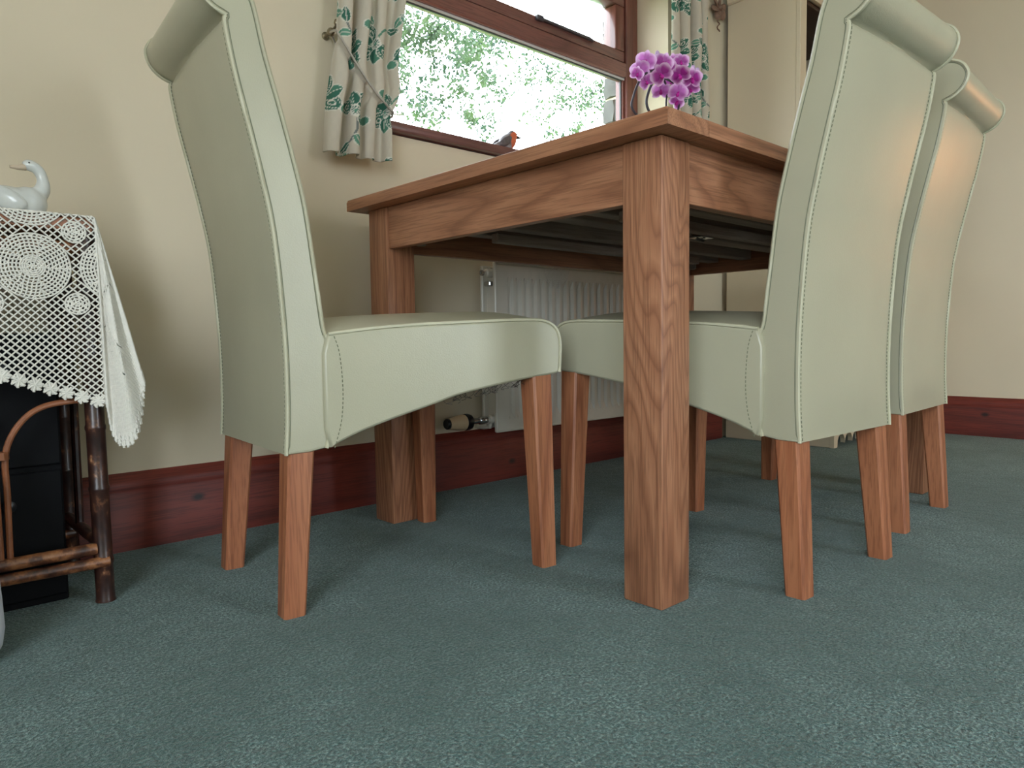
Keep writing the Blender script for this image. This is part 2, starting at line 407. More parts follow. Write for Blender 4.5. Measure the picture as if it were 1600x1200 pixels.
for lo, hi in (((XL-.14, LY1-.06, LZ0), (XL-.08, LY1, LZ1)), ((XL-.14, LY0+.06, LZ0), (XL-.08, LY1-.06, LZ0+.06)), ((XL-.14, LY0+.06, LZ1-.06), (XL-.08, LY1-.06, LZ1))):
    MB().box(lo, hi, .004).build('window_frame', M['frame_z'], w2, smooth=30)
MB().box((XL-.112, LY0+.06, LZ0+.06), (XL-.108, LY1-.06, LZ1-.06)).build('pane', M['glass'], w2, smooth=0)
# garden
MB().box((-30, OUT+.02, -.4), (30, 40, -.3)).build('ground_garden', M['lawn'], smooth=0, kind='structure')
MB().box((-30, -40, -.4), (30, YN-.22, -.3)).build('ground_patio', M['paving'], smooth=0, kind='structure')

# ------------------------------------------------------------------ dining table
S, W, L, H, OV, TT, AP = .0781, .8524, 1.2761, .78, .0367, .0279, .6555
tb = thing('dining_table', 'brown oak extending dining table standing on the green carpet under the window', 'table', (L/2, W/2, 0))
for x in (0, L-S):
    for y in (0, W-S):
        MB().box((x, y, 0), (x+S, y+S, H-TT), .004, seg=2).build('leg', M['oak_v'], tb)
ins = .006
MB().box((ins, S, AP), (ins+.022, W-S, H-TT), .001).build('apron', M['oak_y'], tb)
MB().box((L-ins-.022, S, AP), (L-ins, W-S, H-TT), .001).build('apron', M['oak_y'], tb)
MB().box((S, ins, AP), (L-S, ins+.022, H-TT), .001).build('apron', M['oak_x'], tb)
MB().box((S, W-ins-.022, AP), (L-S, W-ins, H-TT), .001).build('apron', M['oak_x'], tb)
def top_board(x0, x1, name, mat, e0=False, e1=False):
    # rounded upper edge, square lower edge: profile in y-z swept along x
    yA, yB, r = -OV, W+OV, .007
    pr = [(yA, H-TT), (yA, H-r), (yA+r*.3, H-r*.3), (yA+r, H), (yB-r, H), (yB-r*.3, H-r*.3), (yB, H-r), (yB, H-TT)]
    m_ = MB(); k = len(pr); xs = []
    if e0: xs += [(x0, H-r), (x0+r*.3, H-r*.3), (x0+r, H)]
    else: xs += [(x0, H)]
    if e1: xs += [(x1-r, H), (x1-r*.3, H-r*.3), (x1, H-r)]
    else: xs += [(x1, H)]
    V = []; Fc = []
    for xx, zc in xs:
        for yy, zz in pr: V.append((xx, yy, min(zz, zc)))
    for i in range(len(xs)-1):
        for j in range(k): Fc.append((i*k+j, i*k+(j+1) % k, (i+1)*k+(j+1) % k, (i+1)*k+j))
    Fc += [tuple(range(k-1, -1, -1)), tuple((len(xs)-1)*k+j for j in range(k))]
    return m_.add(V, Fc).build(name, M[mat], tb, smooth=40)
top_board(-OV, .0735, 'end_board', 'oak_y', e0=True)
top_board(L-.0735, L+OV, 'end_board', 'oak_y', e1=True)
xm = L/2
top_board(.0745, xm-.0006, 'top_board', 'oak_x'); top_board(xm+.0006, L-.0745, 'top_board', 'oak_x')
# frame below the top: runners, cross pieces, corner blocks, catches
for y in (.17, .30, .56, .68): MB().box((.03, y-.020, .690), (L-.03, y+.020, .722), .002).build('runner', M['under'], tb)
for x in (.13, .42, .86, 1.14): MB().box((x-.035, .028, .724), (x+.035, W-.028, .750), .002).build('cross_piece', M['under'], tb)
for y in (.235, .62): MB().box((.20, y-.012, .668), (1.05, y+.012, .690), .002).build('sliding_rail', M['under'], tb)
MB().box((.03, .40, .700), (L-.03, .46, .724), .002).build('runner', M['under'], tb)
for x, y, a in ((.085, .085, 45), (.085, W-.085, -45), (L-.085, .085, -45), (L-.085, W-.085, 45)):
    R_ = Matrix.Rotation(math.radians(-a), 3, 'Z')
    MB().box((-.045, -.012, -.035), (.045, .012, .035), .003, rot=R_, at=(x, y, .706)).build('corner_block', M['under'], tb)
for x in (.60, .70):
    c = MB().box((x-.03, .36, .694), (x+.03, .40, .699), .001)
    c.tube([(x-.02, .38, .690), (x, .372, .686), (x+.02, .38, .690), (x+.01, .392, .692), (x-.02, .38, .690)], .003, 6)
    c.build('catch', M['chrome'], tb)

# ------------------------------------------------------------------ chairs
DU = .018
def sh(pts): return [(u-DU, z) for u, z in pts]
BACK = crom(sh([(.012, .262), (.016, .335), (.015, .454), (.004, .605), (-.012, .695), (-.030, .775), (-.045, .840), (-.056, .905), (-.053, .919)]), 5)
ROLLP = crom(sh([(-.053, .919), (-.074, .928), (-.090, .945), (-.095, .968), (-.083, .989), (-.060, .999), (-.036, .990), (-.020, .960)]), 4)
FRONT = crom(sh([(-.020, .960), (-.012, .935), (.001, .872), (.021, .797), (.041, .716), (.055, .65), (.066, .561), (.076, .474), (.081, .451)]), 4)
SEAM = crom(sh([(.081, .451), (.090, .42), (.094, .36), (.090, .31), (.078, .267)]), 4)
STOP = crom(sh([(.084, .4515), (.176, .462), (.295, .469), (.428, .474), (.486, .4735), (.514, .461), (.5245, .438), (.525, .405), (.523, .376)]), 6)
SBOT = crom(sh([(.523, .376), (.513, .372), (.454, .365), (.382, .354), (.314, .342), (.266, .328), (.193, .308), (.129, .288), (.082, .268)]), 4)
def hw(u): return .178 + (.2412-.178)*(u+DU-.018)/.48
def hwb(u, z): return .178 - .006*max(0, min(1, (z-.5)/.5))
def normals2(P):
    k = len(P); out = []
    A = sum(P[i][0]*P[(i+1) % k][1]-P[(i+1) % k][0]*P[i][1] for i in range(k)); sg = 1 if A > 0 else -1
    for i in range(k):
        dx, dz = P[(i+1) % k][0]-P[i-1][0], P[(i+1) % k][1]-P[i-1][1]; l = math.hypot(dx, dz) or 1
        out.append((sg*dz/l, -sg*dx/l))
    return out
def loft(P, half, infl):
    N = normals2(P); k = len(P); mb = MB(); ts = [-1, -.995, -.975, -.9, -.75, -.5, -.25, 0, .25, .5, .75, .9, .975, .995, 1]; V = []; Fc = []
    for t_ in ts:
        e = abs(t_); ed = -.005 if e == 1 else (-.0018 if e > .99 else 0)
        for i, (u, z) in enumerate(P):
            b = infl(i, u, z)*(1-t_*t_) + ed
            uu, zz = u+N[i][0]*b, z+N[i][1]*b
            V.append((uu, t_*half(u, z), zz))
    for a in range(len(ts)-1):
        for i in range(k): Fc.append((a*k+i, a*k+(i+1) % k, (a+1)*k+(i+1) % k, (a+1)*k+i))
    Fc += [tuple(range(k-1, -1, -1)), tuple((len(ts)-1)*k+i for i in range(k))]
    return mb.add(V, Fc)
def leg_mb(bx, by, tx, ty, zt, sb, stp):
    V = []
    for (cx, cy, z, s_) in ((bx, by, 0, sb), (tx, ty, zt, stp)):
        c_ = .004; h = s_/2
        for sx, sy in ((-h+c_, -h), (h-c_, -h), (h, -h+c_), (h, h-c_), (h-c_, h), (-h+c_, h), (-h, h-c_), (-h, -h+c_)): V.append((cx+sx, cy+sy, z))
    return MB().add(V, [(i, (i+1) % 8, 8+(i+1) % 8, 8+i) for i in range(8)] + [tuple(range(7, -1, -1)), tuple(range(8, 16))])
def make_chair(label, group):
    ch = thing('dining_chair', label, 'chair', (0, 0, 0), 0, group)
    nb = len(BACK); nr = len(ROLLP); nf = len(FRONT)
    prof = BACK[:-1]+ROLLP[:-1]+FRONT[:-1]+SEAM+sh([(.05, .2625)])
    def infl(i, u, z):
        if i < nb: return .004*min(1, max(0, (z-.27)/.05))
        if i < nb+nr-2: return 0.0
        if i < nb+nr+nf-4: return .014*min(1, (.96-z)/.08 if z > .88 else 1)
        return 0.0
    bk = loft(prof, hwb, infl).build('backrest', M['leather'], ch, smooth=38)
    sp = STOP[:-1]+SBOT+sh([(.075, .30), (.075, .42)])
    ns = len(STOP)
    def infs(i, u, z):
        if i < ns-14: return .024
        if i < ns-1: return .024+(.006-.024)*(i-(ns-14))/13
        return 0.0
    stt = loft(sp, lambda u, z: hw(u), infs).build('seat', M['leather'], ch, smooth=50)
    for sgn in (-1, 1):
        leg_mb(0, sgn*.160, .021, sgn*.152, .275, .036, .044).build('leg', M['chair_leg'], ch, smooth=20)
        leg_mb(.4796, sgn*.2232, .470, sgn*.2135, .388, .036, .046).build('leg', M['chair_leg'], ch, smooth=20)
        outl = BACK[:-1]+ROLLP[:-1]+FRONT
        N = normals2(prof)
        pb = MB().tube([(u+N[i][0]*.0005, sgn*(hwb(u, z)-.0015), z+N[i][1]*.0005) for i, (u, z) in enumerate(outl)], .0034, 6)
        pb.build('piping', M['piping'], bk, smooth=60)
        MB().tube([(u-N[i][0]*.0042, sgn*(hwb(u, z)+.0001), z-N[i][1]*.0042) for i, (u, z) in enumerate(outl)], .0008, 4).build('seam', M['stitch'], bk, smooth=60)
        MB().tube([(u, sgn*(hwb(u, z)+.0002), z) for u, z in SEAM], .0034, 6).build('piping', M['piping'], bk, smooth=60)
        N2 = normals2(sp)
        MB().tube([(u+N2[i][0]*.0005, sgn*(hw(u)-.0015), z+N2[i][1]*.0005) for i, (u, z) in enumerate(STOP)], .0034, 6).build('piping', M['piping'], stt, smooth=60)
    # stitching: short dashes beside the piping
    def dashes(mb, pts, nrm=None):
        P = [Vector(q) for q in pts]; acc = 0; on = .0042; pitch = .0072
        tot = [0]
        for i in range(len(P)-1): tot.append(tot[-1]+(P[i+1]-P[i]).length)
        def at(d):
            for i in range(len(P)-1):
                if tot[i+1] >= d: return P[i].lerp(P[i+1], (d-tot[i])/max(1e-9, tot[i+1]-tot[i]))
            return P[-1]
        d = .003
        while d+on < tot[-1]:
            mb.tube([at(d), at(d+on)], .0008, 4); d += pitch
    s1 = MB(); s2 = MB()
    for sgn in (-1, 1):
        dashes(s1, [(u-.0009, sgn*(hwb(u, z)-.010), z) for u, z in BACK])
        dashes(s2, [(u, sgn*(hw(u)-.011), z+.0024) for u, z in STOP[:-12]])
        dashes(s2, [(u+.010, sgn*(hw(u+.010)+.0004), z) for u, z in SEAM])
    s1.build('stitching', M['stitch'], bk, smooth=0, kind='stuff'); s2.build('stitching', M['stitch'], stt, smooth=0, kind='stuff')
    return ch
def copy_tree(o, parent=None):
    c = o.copy(); C.objects.link(c)
    if parent: c.parent = parent
    for k_ in list(o.children): copy_tree(k_, c)
    return c
def place(o, corner, ang, sx):
    # corner: mid point of the near lower corners of the rear legs
    c, s_ = math.cos(ang), math.sin(ang); off = (.018, sx*.018)
    o.location = (corner[0]+c*off[0]-s_*off[1], corner[1]+s_*off[0]+c*off[1], 0); o.rotation_euler = (0, 0, ang)
GRP = 'matching cream leather dining chairs around the oak table'
chA = make_chair('cream leather dining chair at the table end, left of the oak table by the radiator', GRP)
chB = copy_tree(chA); chB['label'] = 'large cream leather dining chair right behind the nearest oak table leg'
chC = copy_tree(chA); chC['label'] = 'cream leather dining chair farthest right, with a warm glow on its back'
place(chA, (-.4380, .5535), -.0907, 1); place(chB, (.3654, -.1424), 1.535, -1); place(chC, (.9080, -.1008), 1.622, -1)
# loose curly threads under the first chair's seat
fz = MB()
for k_ in range(34):
    u = rng.uniform(.27, .44); yb = -hw(u)+rng.uniform(.004, .02); zb = .352 + (u-.36)*.17 - DU*.17
    r = rng.uniform(.004, .010); a0 = rng.uniform(0, 6.28); n_ = 9; tw = rng.uniform(3, 6)
    fz.tube([(u+r*(math.cos(a0+tw*i/n_)-math.cos(a0))+.002*i/n_, yb+.001*i, zb+.004-r*.9*abs(math.sin(tw*.5*i/n_))-.008*i/n_) for i in range(n_+1)], .0004, 4)
fo = fz.build('loose_threads', M['fuzz'], None, smooth=0, kind='stuff', label='dark curly threads hanging below the seat'); fo.parent = chA

# ------------------------------------------------------------------ radiator under the window
rd = thing('radiator', 'white ribbed panel radiator on the wall under the window', 'radiator', (.85, .97, .14))
RX0, RX1, RZ0, RZ1 = .475, 1.32, .165, .665
def ribbed(x0, x1, y, depth, z0, z1, pitch):
    # front sheet with pressed vertical channels: cross-section along x, closed by top and bottom margins
    xs = []; n = int((x1-x0-.05)/pitch); a0 = x0+(x1-x0-n*pitch)/2
    for i in range(n):
        a = a0+i*pitch
        xs += [(a, 0), (a+pitch*.30, 0), (a+pitch*.42, 1), (a+pitch*.88, 1)]
    xs = [(x0, 0)]+xs+[(x1, 0)]
    rows = [(z0, 0), (z0+.035, 0), (z0+.055, 1), (z1-.060, 1), (z1-.040, 0), (z1, 0)]
    V = []; Fc = []; k = len(xs)
    for z_, w_ in rows:
        for x_, d_ in xs: V.append((x_, y+depth*d_*w_, z_))
    for i in range(len(rows)-1):
        for j in range(k-1): Fc.append((i*k+j, i*k+j+1, (i+1)*k+j+1, (i+1)*k+j))
    mb = MB().add(V, Fc)
    mb.box((x0, y-.0015, z0-.004), (x1, y+.012, z0+.004), .002); mb.box((x0, y-.0015, z1-.004), (x1, y+.012, z1+.004), .002)
    mb.box((x0-.004, y-.0015, z0-.004), (x0+.008, y+.012, z1+.004), .003); mb.box((x1-.008, y-.0015, z0-.004), (x1+.004, y+.012, z1+.004), .003)
    return mb
ribbed(RX0, RX1, .930, .010, RZ0, RZ1, .0335).build('front_panel', M['white_metal'], rd, smooth=30)
MB().box((RX0-.012, .978, RZ0+.006), (RX1+.012, .990, RZ1-.004), .003).build('back_panel', M['white_metal'], rd, smooth=30)
MB().box((RX0+.006, .945, RZ0+.02), (RX0+.009, .980, RZ1-.02), .001).build('side_cover', M['white_metal'], rd, smooth=30)
MB().box((RX0+.02, .944, RZ1-.012), (RX1-.02, .982, RZ1-.006), .001).build('top_grille', M['white_metal'], rd, smooth=30)
MB().lathe([(.012, 0), (.013, .004), (.013, .030), (.009, .034), (.009, .040)], (RX0+.016, .958, .636), 16, (-1, 0, 0)).build('bleed_plug', M['white_metal'], rd)
MB().lathe([(.0075, 0), (.0085, .003), (.0085, .008), (.004, .0085), (.004, .006)], (RX0-.024, .958, .636), 12, (-1, 0, 0)).build('bleed_key_socket', M['chrome'], rd)
MB().box((RX0-.012, .944, .598), (RX0+.008, .972, .612), .003).build('bracket', M['chrome'], rd)
# thermostatic valve
vz = .200; vy = .955
vl = MB().lathe([(.010, 0), (.0145, .002), (.0145, .022), (.011, .026), (.011, .034)], (RX0+.012, vy, vz), 16, (-1, 0, 0)).build('valve_body', M['white_metal'], rd)
MB().lathe([(.0075, 0), (.0105, .002), (.0105, .012), (.009, .014), (.0115, .016), (.0115, .030), (.0085, .033), (.0085, .072)], (RX0-.020, vy, vz), 14, (-1, 0, 0)).build('valve_collar', M['chrome'], vl)
MB().lathe([(.010, 0), (.022, .004), (.0245, .012), (.0245, .022), (.022, .024)], (RX0-0.084, vy, vz), 20, (-1, 0, 0)).build('valve_ring', M['black_plastic'], vl)
MB().lathe([(.021, 0), (.0235, .003), (.0235, .012), (.020, .034), (.0168, .052), (.0165, .058)], (RX0-0.108, vy, vz), 24, (-1, 0, 0)).build('thermostat_head', M['plastic_cream'], vl)
MB().lathe([(.0155, 0), (.0155, .007), (.013, .010), (.006, .0085)], (RX0-0.165, vy, vz), 20, (-1, 0, 0)).build('thermostat_cap', M['black_plastic'], vl)
MB().tube([(RX0-.006, vy, vz-.008), (RX0-.006, vy+.004, vz-.022), (RX0-.006, vy+.030, vz-.026), (RX0-.006, YF+.002, vz-.026)], .0070, 10).build('pipe', M['white_metal'], vl)
# brackets fixing it to the wall
for x in (.62, 1.2): MB().box((x-.02, .988, .25), (x+.02, YF+.001, .60), .002).build('wall_bracket', M['white_metal'], rd)

# ------------------------------------------------------------------ painted dresser in the corner
ds = thing('dresser', 'tall cream painted dresser with scalloped plinth in the corner', 'dresser', (2.2, .75, 0))
DX0, DX1, DB, DF, DH = 1.85, 2.545, .990, .533, .82
cf = lambda n, lo, hi, mat='dresser', b=.002, par=None: MB().box(lo, hi, b).build(n, M[mat], par or ds, smooth=30)
cf('side_panel', (DX0, DF+.006, 0), (DX0+.02, DB, DH)); cf('side_panel', (DX1-.02, DF+.006, 0), (DX1, DB, DH))
cf('base_back', (DX0+.02, DB-.012, .05), (DX1-.02, DB, DH)); cf('base_floor', (DX0+.02, DF+.02, .085), (DX1-.02, DB-.012, .10))
cf('worktop', (DX0-.012, DF-.015, DH), (DX1+.012, DB, DH+.025), b=.006)
cf('front_stile', (DX0, DF-.012, .08), (DX0+.045, DF+.006, DH)); cf('front_stile', (DX1-.045, DF-.012, .08), (DX1, DF+.006, DH))
cf('drawer_rail', (DX0+.045, DF-.012, .62), (DX1-.045, DF+.006, .64))
mid = (DX0+DX1)/2
for a, b in ((DX0+.048, mid-.003), (mid+.003, DX1-.048)):
    d_ = cf('door', (a, DF-.012, .10), (b, DF+.004, .617)); cf('door_panel', (a+.05, DF-.016, .15), (b-.05, DF-.011, .567), par=d_)
    MB().ball(((b-.025) if a < mid-.1 else (a+.025), DF-.026, .38), .012).build('knob', M['dresser_dark'], d_)
    w_ = cf('drawer', (a, DF-.012, .643), (b, DF+.004, DH-.004)); MB().ball(((a+b)/2, DF-.026, .73), .012).build('knob', M['dresser_dark'], w_)
# scalloped plinth
pts = [(DX0, .10), (DX0, 0), (DX0+.030, 0)]; x = DX0+.030
nsc = 9; wsc = (DX1-.030-x)/nsc
for i in range(nsc):
    for k_ in range(1, 9):
        a = math.pi*k_/8; pts.append((x+wsc*i+wsc*(1-math.cos(a))/2, .012+.040*math.sin(a)))
pts += [(DX1-.030, 0), (DX1, 0), (DX1, .10)]
V = [(px, DF-.012, pz) for px, pz in pts]+[(px, DF+.006, pz) for px, pz in pts]; k_ = len(pts)
MB().add(V, [tuple(range(k_-1, -1, -1)), tuple(range(k_, 2*k_))]+[(i, (i+1) % k_, k_+(i+1) % k_, k_+i) for i in range(k_)]).build('plinth', M['dresser'], ds, smooth=0)
# open rack above
HF, HH = .690, 1.90
cf('rack_side', (DX0, HF, DH+.025), (DX0+.02, DB, HH)); cf('rack_side', (DX1-.02, HF, DH+.025), (DX1, DB, HH))
cf('rack_back', (DX0+.02, DB-.012, DH+.025), (DX1-.02, DB, HH), 'dresser_dark')
cf('rack_stile', (DX0-.002, HF-.018, DH+.025), (DX0+.050, HF, HH)); cf('rack_stile', (DX1-.050, HF-.018, DH+.025), (DX1+.002, HF, HH))
cf('rack_rail', (DX0+.050, HF-.018, 1.775), (DX1-.050, HF, HH))
for z_ in (1.15, 1.46, 1.77): cf('shelf', (DX0+.02, HF+.004, z_-.010), (DX1-.02, DB-.012, z_+.008), 'dresser_dark')
cf('cornice', (DX0-.012, HF-.030, 1.822), (DX1+.012, DB, 1.95), b=.006)

# ------------------------------------------------------------------ curtains with a green floral print
CREAM = np.array(lin((206, 197, 180))); G1 = np.array(lin((52, 108, 90))); G2 = np.array(lin((96, 150, 126))); GW = np.array(lin((226, 222, 210))); GR = np.array(lin((132, 140, 136)))
def floral(sx_, hz, seed):
    r_ = np.random.default_rng(seed); col = np.tile(CREAM, (len(sx_), 1))
    weave = (np.sin(sx_*2600)*np.sin(hz*2600))*.02; col = col*(1+weave[:, None])
    def paint(mask, c): col[mask] = c
    px, pz = .15, .17
    i0, i1 = int(np.floor(sx_.min()/px))-1, int(np.ceil(sx_.max()/px))+1; j0, j1 = int(np.floor(hz.min()/pz))-1, int(np.ceil(hz.max()/pz))+1
    for j in range(j0, j1+1):
        for i in range(i0, i1+1):
            cx = (i+.5*(j % 2))*px + r_.uniform(-.018, .018); cz = j*pz + r_.uniform(-.02, .02)
            dx, dz = (sx_-cx)/1.4, (hz-cz)/1.4; R0 = np.hypot(dx, dz)
            near = R0 < .10
            if not near.any(): continue
            a0 = r_.uniform(0, 6.28); idx = np.where(near)[0]; x, z_ = dx[idx], dz[idx]
            # curling stem with leaves
            sa = a0+r_.uniform(2.6, 3.6); ca, sn = math.cos(sa), math.sin(sa)
            lx, ly = x*ca+z_*sn, -x*sn+z_*ca
            arc = ly-.012*np.sin(lx*48); stem = (lx > .012) & (lx < .075) & (np.abs(arc) < .0020)
            col[idx[stem]] = GR*.75 if (i+j) % 2 else G2*.8
            for q, (pu, an, ln_) in enumerate(((.040, .8, .026), (.058, -.75, .030), (.074, .35, .026))):
                bx, by = lx-pu, ly-.012*math.sin(pu*48); c2, s2 = math.cos(an), math.sin(an); ex, ey = bx*c2+by*s2, -bx*s2+by*c2
                tt = ex/ln_; wd = .0085*np.sin(np.clip(tt, 0, 1)*math.pi)**.8*(1-.35*np.clip(tt, 0, 1))
                ins_ = (tt > 0) & (tt < 1); col[idx[ins_ & (np.abs(ey) < wd+.0018)]] = GW
                col[idx[ins_ & (np.abs(ey) < wd)]] = G2 if q % 2 == 0 else G1
                col[idx[ins_ & (np.abs(ey) < .0009)]] = GW*.8
            # open flower: five patterned petals on one side
            np_ = 5 if (i+j) % 3 else 4
            for k_ in range(np_):
                an = a0+(k_-(np_-1)/2)*.86; c2, s2 = math.cos(an), math.sin(an); ex, ey = x*c2+z_*s2, -x*s2+z_*c2
                ln_ = .044 if k_ % 2 == 0 else .038; tt = (ex-.008)/(ln_-.008); tc = np.clip(tt, 0, 1)
                wd = .0125*np.sin(tc**.8*math.pi)**.75; ins_ = (tt > 0) & (tt < 1)
                col[idx[ins_ & (np.abs(ey) < wd+.0020)]] = GW
                full = ins_ & (np.abs(ey) < wd); col[idx[full]] = G1
                if k_ % 2 == 0:
                    rim = ins_ & (np.abs(np.abs(ey)-wd*.68) < .0012) & (np.sin(ex*1500) > -.2); col[idx[rim]] = GW
                    eye = ((ex-ln_*.55)/.0075)**2+(ey/.0042)**2; col[idx[eye < 1]] = GW; col[idx[eye < .4]] = G1
                else:
                    col[idx[ins_ & (np.abs(ey) < .0011)]] = GW; col[idx[full & (ey > 0)]] = (G1+G2)/2
            r_c = np.hypot(x, z_); col[idx[r_c < .011]] = GW; col[idx[(r_c < .0085) & (np.sin(np.arctan2(z_, x)*9) > 0)]] = G1; col[idx[r_c < .003]] = G2
            # small bud leaf filling the gaps
            bx, bz = x+.052*math.cos(a0+1.9), z_+.052*math.sin(a0+1.9); eb = (bx/.012)**2+(bz/.008)**2
            col[idx[eb < 1.35]] = GW; col[idx[eb < .9]] = G2*.9
    return col
def curtain(name, label, loc, z0, z1, xl, xr, ybase, amp, folds, seed, cord=None, phase=0.0):
    na = 150; nz = int((z1-z0)/.0026); a = np.linspace(0, 1, na); zz = np.linspace(z0, z1, nz)
    A, Z = np.meshgrid(a, zz); XLn = np.interp(Z, xl[0], xl[1]); XRn = np.interp(Z, xr[0], xr[1])
    wob = .25*np.sin(3.1*A*6+phase)+.12*np.sin(Z*9+A*5)
    ph = 2*np.pi*folds*A+phase+wob
    X = XLn+(XRn-XLn)*(A+.55/(2*np.pi*folds)*np.sin(2*ph+.6)*.8)
    Y = ybase + amp*np.cos(ph)*(.85+.3*np.sin(A*7+seed)) + .004*np.sin(Z*14+A*11)
    if cord:
        (hx, hz), (ex, ez) = cord; t_ = np.clip((X-hx)/(ex-hx), 0, 1.1); zc = hz+(ez-hz)*t_-.012*np.sin(np.pi*np.clip(t_, 0, 1)); d = Z-zc
        squeeze = np.exp(-(d/.03)**2); Y = Y*(1-.55*squeeze)+(ybase-.002)*.55*squeeze
        Y -= .020*np.where(d > 0, np.exp(-d/.030)*(1-np.exp(-d/.004)), 0)
    V = np.stack([X, Y, Z], -1).reshape(-1, 3)
    idx = np.arange(na*nz).reshape(nz, na)
    Fc = np.stack([idx[:-1, :-1], idx[:-1, 1:], idx[1:, 1:], idx[1:, :-1]], -1).reshape(-1, 4)
    o0 = np.array(loc); me = bpy.data.meshes.new(name); me.from_pydata((V-o0).tolist(), [], Fc.tolist()); me.update()
    me.polygons.foreach_set('use_smooth', [True]*len(me.polygons))
    o = bpy.data.objects.new(name, me); C.objects.link(o); me.materials.append(M['curtain'])
    mi = nz//4; seg = np.hypot(np.diff(X[mi]), np.diff(Y[mi])); s_ = np.concatenate([[0], np.cumsum(seg)])
    set_colors(o, floral(np.tile(s_, nz), Z.ravel(), seed))
    md = o.modifiers.new('thickness', 'SOLIDIFY'); md.thickness = .0025; md.offset = 0
    return o, (X, Y, Z)
c1 = thing('curtain', 'floral curtain left of the window, tied back with a cord', 'curtain', (.06, .955, .905), 0, 'cream and green floral curtains')
o, G = curtain('fabric', '', (.06, .955, .905), .905, 2.02,
    ([.905, 1.0, 1.19, 1.27, 1.5, 2.02], [-.060, -.050, -.020, -.010, -.015, -.05]),
    ([.905, 1.0, 1.035, 1.06, 1.095, 1.15, 1.33, 1.6, 2.02], [.121, .124, .127, .143, .156, .150, .178, .25, .34]), .950, .021, 3.4, 12,
    cord=((-.034, 1.190), (.124, 1.028)), phase=.4)
o.parent = c1; ORIG['fabric'] = Vector((.06, .955, .905))
# cord lies over the cloth from the hook down to the edge, then behind
X, Y, Z = G; cp = []
for t_ in np.linspace(0, 1, 40):
    x = -.034+t_*.158; z_ = 1.190-t_*.162-.012*math.sin(math.pi*t_)
    i = int((z_-.905)/(2.02-.905)*(Z.shape[0]-1)); jj = np.where(np.abs(X[i]-x) < .012)[0]
    y_ = (Y[i][jj].min() if len(jj) else .945)-.006
    cp.append((x, y_, z_))
cp = [(p[0], sum(q[1] for q in cp[max(0, i-5):i+6])/len(cp[max(0, i-5):i+6])-.004, p[2]) for i, p in enumerate(cp)]
cp = [(-.012, .985, 1.208), (-.026, .962, 1.200)]+cp+[(.134, .945, 1.022), (.136, .968, 1.030), (.11, .990, 1.055), (.04, .998, 1.14), (-.012, .985, 1.205)]
MB().tube(crom(cp, 2), .0030, 8).build('tieback_cord', M['cord'], c1)
hk = thing('curtain_hook', 'brass double hook on the wall holding the curtain cord', 'hook', (-.012, YF, 1.21))
MB().lathe([(.010, 0), (.010, .003), (.005, .005), (.004, .012), (.004, .026)], (-.012, YF, 1.210), 14, (0, -1, 0)).build('stalk', M['brass'], hk)
MB().ball((-.012, YF-.030, 1.211), .0105).build('knob', M['brass'], hk)
MB().tube([(-.010, YF-.018, 1.212), (-.001, YF-.022, 1.222), (.004, YF-.026, 1.232)], .0035, 8).ball((.005, YF-.027, 1.240), (.006, .006, .009)).build('finial', M['brass'], hk)
c2 = thing('curtain', 'floral curtain right of the window, behind the purple orchid', 'curtain', (1.52, .955, .905), 0, 'cream and green floral curtains')
o, G = curtain('fabric', '', (1.52, .955, .905), .905, 2.02, ([.905, 2.02], [1.425, 1.375]), ([.905, 2.02], [1.640, 1.628]), .952, .024, 3.6, 23, phase=1.2)
o.parent = c2
# dried brown flower hung on the wall
bf = thing('dried_flower', 'brown dried flower with a curly tail hanging on the wall beside the curtain', 'ornament', (1.79, YF, 1.80))
for k_ in range(6):
    a = k_*math.pi/3+.3; c_ = Vector((1.79+.030*math.cos(a), YF-.020, 1.80+.026*math.sin(a)))
    R_ = Matrix.Rotation(-a, 3, 'Y') @ Matrix.Rotation(.5, 3, 'X'); MB().ball(c_, (.026, .006, .018), R_, 12, 8).build('petal', M['dried'], bf)
MB().ball((1.79, YF-.026, 1.80), .012).build('flower_heart', M['dried'], bf)
MB().tube([(1.79+.006*math.sin(i*1.3), YF-.018+.005*math.cos(i*1.3), 1.778-.006*i) for i in range(13)], .0028, 6).tube([(1.79, YF+.001, 1.80), (1.79, YF-.02, 1.80)], .003, 6).build('curly_stem', M['dried'], bf)

# ------------------------------------------------------------------ orchid on the table
OX, OY = .58, .40
oc = thing('orchid', 'purple orchid in bloom with arching stems, standing on the oak table', 'plant', (OX, OY, H))
MB().lathe([(.035, 0), (.045, .004), (.058, .09), (.060, .105), (.055, .105), (.052, .085), (.002, .08)], (OX, OY, H), 28).build('pot', M['pot'], oc)
MB().lathe([(.050, 0), (.048, .006), (.001, .008)], (OX, OY, H+.080), 20).build('potting_bark', M['bark'], oc)
for k_ in range(5):
    a = k_*1.25+.4; c_, s_ = math.cos(a), math.sin(a); P = []
    for i in range(9):
        t_ = i/8; w_ = .026*math.sin(math.pi*(t_*.86+.12)); l_ = .02+.11*t_; zz_ = H+.095+.04*math.sin(t_*2.4)
        for sg in (-1, 0, 1): P.append((OX+c_*l_-s_*w_*sg, OY+s_*l_+c_*w_*sg, zz_-(.004 if sg == 0 else 0)))
    MB().add(P, [(i*3+j, i*3+j+1, (i+1)*3+j+1, (i+1)*3+j) for i in range(8) for j in range(2)]).build('leaf', M['leafy'], oc, smooth=80)
M['bud'] = plain('mauve_bud', (190, 160, 200), .5, .1)
def pw(u, v, y=OY): return ray_at(u, v, 1, y)
def stem_path(pp):
    base = Vector((OX, OY, H+.085)); q = [base, base.lerp(Vector(pp[0]), .5)+Vector((0, 0, .02))]+[Vector(x) for x in pp]
    return crom([tuple(x) for x in q], 6)
